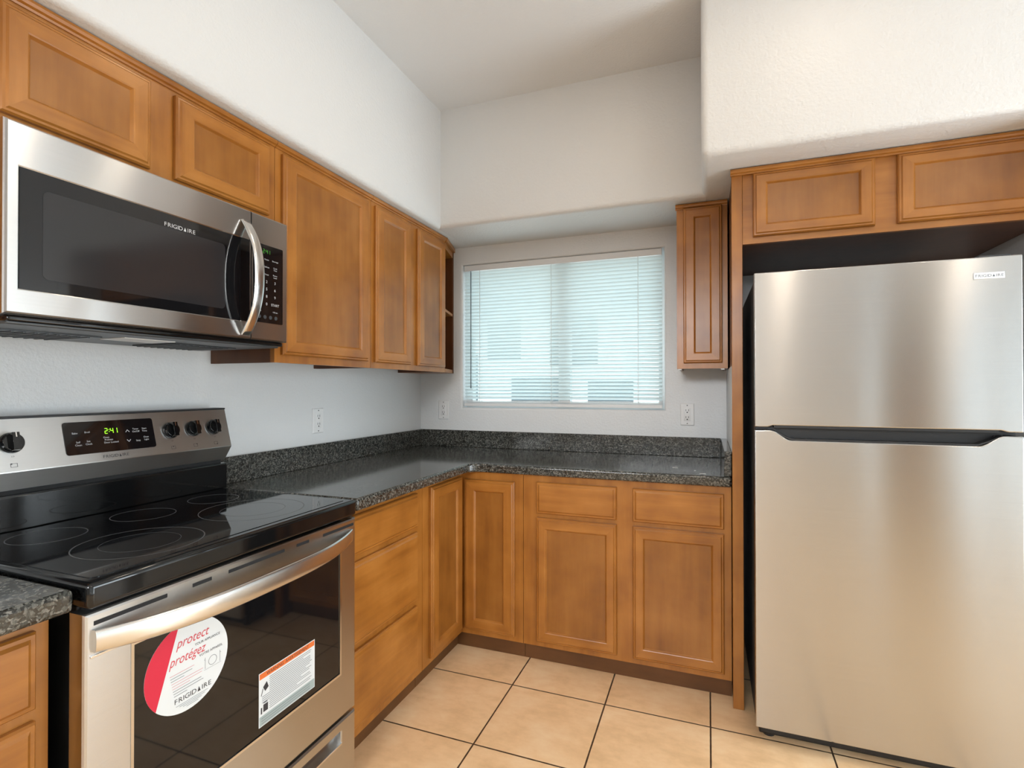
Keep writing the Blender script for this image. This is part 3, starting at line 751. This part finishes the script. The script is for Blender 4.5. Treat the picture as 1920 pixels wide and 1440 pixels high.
kp = build('control_panel', MB().prism(rrect(-1.690, -1.5705, 1.487, 1.7365, .004), FX, MF-.002, MF+.0012), 'black_glass', pco)
KN = MF+.0015
build('clock_digits', seven(FX, '2:41', -1.654, 1.7085, .0135, KN), 'green_dim', kp, label='green clock digits')
lab = []
for i, row in enumerate((('1', '2', '3'), ('4', '5', '6'), ('7', '8', '9'))):
    for j, ch in enumerate(row): lab.append(text_mb(ch, .0125, FX, -1.672+.034*j, 1.615-.0235*i, KN))
lab.append(text_mb('0', .0125, FX, -1.638, 1.5435, KN)); lab.append(text_mb('START', .0115, FX, -1.603, 1.5435, KN)); lab.append(text_mb('STOP', .0085, FX, -1.672, 1.5435, KN))
for r, u, tx in ((-1.672, 1.688, 'Popcorn'), (-1.638, 1.688, 'Potato'), (-1.603, 1.688, 'Beverage'), (-1.672, 1.664, 'Reheat'), (-1.638, 1.664, 'Defrost'), (-1.603, 1.666, 'Cook'), (-1.603, 1.659, 'Time'), (-1.672, 1.640, 'Melt'), (-1.638, 1.640, 'Timer'), (-1.603, 1.642, 'Power'), (-1.603, 1.635, 'Level'), (-1.668, 1.522, 'Clock'), (-1.603, 1.522, '+30 sec')):
    lab.append(text_mb(tx, .0068, FX, r, u, KN))
for q in lab: build('key_label', q, 'print_white', kp)
km = MB()
for j in range(4): km.lathe(Fr((KN-.0003, -1.667+.0225*j, 1.5055), (0, 1, 0), (0, 0, 1)), [(.0062, 0), (.0062, .0004)], 16)
build('round_keys', km, 'grey_plastic', kp)
secs = []
for k in range(29):
    s = k/28; z = 1.440+(1.790-1.440)*s; q = 1-abs(2*s-1)**2.3
    x = MF+.004+.056*q; y = -1.7225+.0*q; hw = .0150+.0020*q; tk = .0065
    ss = []
    for j in range(16):
        an = 2*pi*j/16; cx, cz = cos(an), sin(an)
        ex = math.copysign(abs(cx)**.6, cx); ez = math.copysign(abs(cz)**.6, cz)
        ss.append(Vector((x+tk*ex, y+hw*ez, z)))
    secs.append(ss)
build('door_handle', MB().sweep(secs), 'handle_steel', mdo, angle=60)

# ------------------------------------------------------------------ refrigerator
FX0, FX1, FYF = 1.882, 2.637, .865
fg = thing('refrigerator', (2.26, -.45, 0), 'stainless steel top-freezer refrigerator with two doors standing in the alcove', 'refrigerator')
build('cabinet', MB().box(FX0+.006, FX1-.006, -.785, -.09, .045, 1.680), 'grey_plastic', fg, bevel=.006)
build('kick_grille', MB().box(FX0+.015, FX1-.015, -.805, -.70, .012, .062), 'black', fg, bevel=.006)
for x in (FX0+.05, FX1-.05): build('foot', MB().lathe(Fr((x, -.775, 0), (1, 0, 0), (0, 1, 0)), [(.020, 0), (.020, .010), (.010, .014), (.010, .05)], 16), 'black', fg)
build('hinge_cover', MB().box(FX1-.10, FX1-.02, -.845, -.72, 1.681, 1.699), 'grey_plastic', fg, bevel=.004)
def scoop(x0, x1, ze, zm, e0, e1):
    """edge running from x0 to x1 at height ze, easing to zm between e0 and e1"""
    out = []
    (a0, a1), (b0, b1) = e0, e1
    for k in range(11):
        s = k/10; out.append((a0+(a1-a0)*s, ze+(zm-ze)*(3*s*s-2*s**3)))
    for k in range(11):
        s = k/10; out.append((b0+(b1-b0)*s, zm+(ze-zm)*(3*s*s-2*s**3)))
    return [(x0, ze)]+out+[(x1, ze)]
def door_skin(top, bottom):
    return bottom+top[::-1]
ub_ = scoop(FX0, FX1, 1.1385, 1.1440, (1.922, 1.942), (2.578, 2.602))
ud = door_skin([(FX0, 1.690), (FX1, 1.690)], ub_)
lt_ = scoop(FX0, FX1, 1.1265, 1.0925, (1.934, 2.000), (2.525, 2.592))
ld = door_skin(lt_, [(FX0, .066), (FX1, .066)])
def fdoor(name, poly, z0, z1, lab):
    d = build(name, MB().prism(poly, FY, FYF-.030, FYF), 'steel_fridge', fg, bevel=.0035, seg=3, label=lab)
    return d
fz = fdoor('freezer_door', ud, 0, 0, None)
rf = fdoor('refrigerator_door', ld, 0, 0, None)
build('door_liner', MB().box(FX0+.003, FX1-.003, 1.150, 1.686, .792, FYF-.031, FY), 'black', fz, bevel=.004)
build('door_liner', MB().box(FX0+.003, FX1-.003, .072, 1.062, .792, FYF-.031, FY).box(FX0+.003, 1.95, 1.05, 1.1255, .792, FYF-.031, FY).box(2.575, FX1-.003, 1.05, 1.1255, .792, FYF-.031, FY), 'black', rf, bevel=.002, seg=1)
# dark scooped grip between the doors
gp = [(x, z-.0006) for x, z in lt_]
grip = MB()
inner = [(1.940, 1.1265), (1.958, 1.120), (1.975, 1.110), (2.000, 1.0985), (2.525, 1.0985), (2.552, 1.110), (2.570, 1.120), (2.588, 1.1265)]
grip.prism([(p[0], p[1]-.0055) for p in inner]+[(p[0], p[1]) for p in inner[::-1]], FY, FYF-.045, FYF-.004)
grip.box(1.93, 2.60, 1.060, 1.137, .800, FYF-.040, FY)
build('grip', grip, 'black', rf, label='dark scooped hand grip')
build('grip', MB().box(1.945, 2.578, 1.136, 1.1435, FYF-.040, FYF-.006, FY).box(FX0+.006, FX1-.006, 1.128, 1.149, .795, FYF-.036, FY), 'black', fz)
bd = build('badge', MB().box(2.514, 2.592, 1.620, 1.640, FYF+.0002, FYF+.003, FY), 'badge', fz, bevel=.001, seg=2, label='silver name badge')
build('word_mark', logo(FY, 2.553, 1.630, .0085, FYF+.0034), 'badge_ink', bd)

# ------------------------------------------------------------------ ceiling downlights
def downlight(x, y, power, label):
    t_ = thing('recessed_light', (x, y, ZC), label, 'ceiling light', 'recessed ceiling lights')
    f = Fr((x, y, ZC), (1, 0, 0), (0, -1, 0))    # n points down
    build('trim_ring', MB().annulus(f, .062, .085, -.001, .006, 40), 'white_plastic', t_)
    build('diffuser', MB().lathe(f, [(.062, .0005), (.062, .003)], 32), 'lamp_glow', t_)
    d = bpy.data.lights.new('lamp', 'AREA'); d.shape = 'DISK'; d.size = .13; d.energy = power; d.color = (1.0, .85, .68)
    o = bpy.data.objects.new('lamp', d); COL.objects.link(o); o.parent = t_; o.location = (0, 0, -.006)
downlight(1.20, -1.35, 2.4, 'recessed ceiling light over the counter side, nearest the corner')
downlight(2.08, -1.42, 2.4, 'recessed ceiling light in front of the refrigerator')
downlight(2.29, -3.05, 6, 'recessed ceiling light added behind the camera for a warm streak in the refrigerator')  # unseen lamp, added to send a streak down the refrigerator steel
downlight(3.40, -3.05, 6, 'recessed ceiling light added behind the camera for a second refrigerator streak, nearest the patio door')  # second added lamp, for the streak on the refrigerator's right side
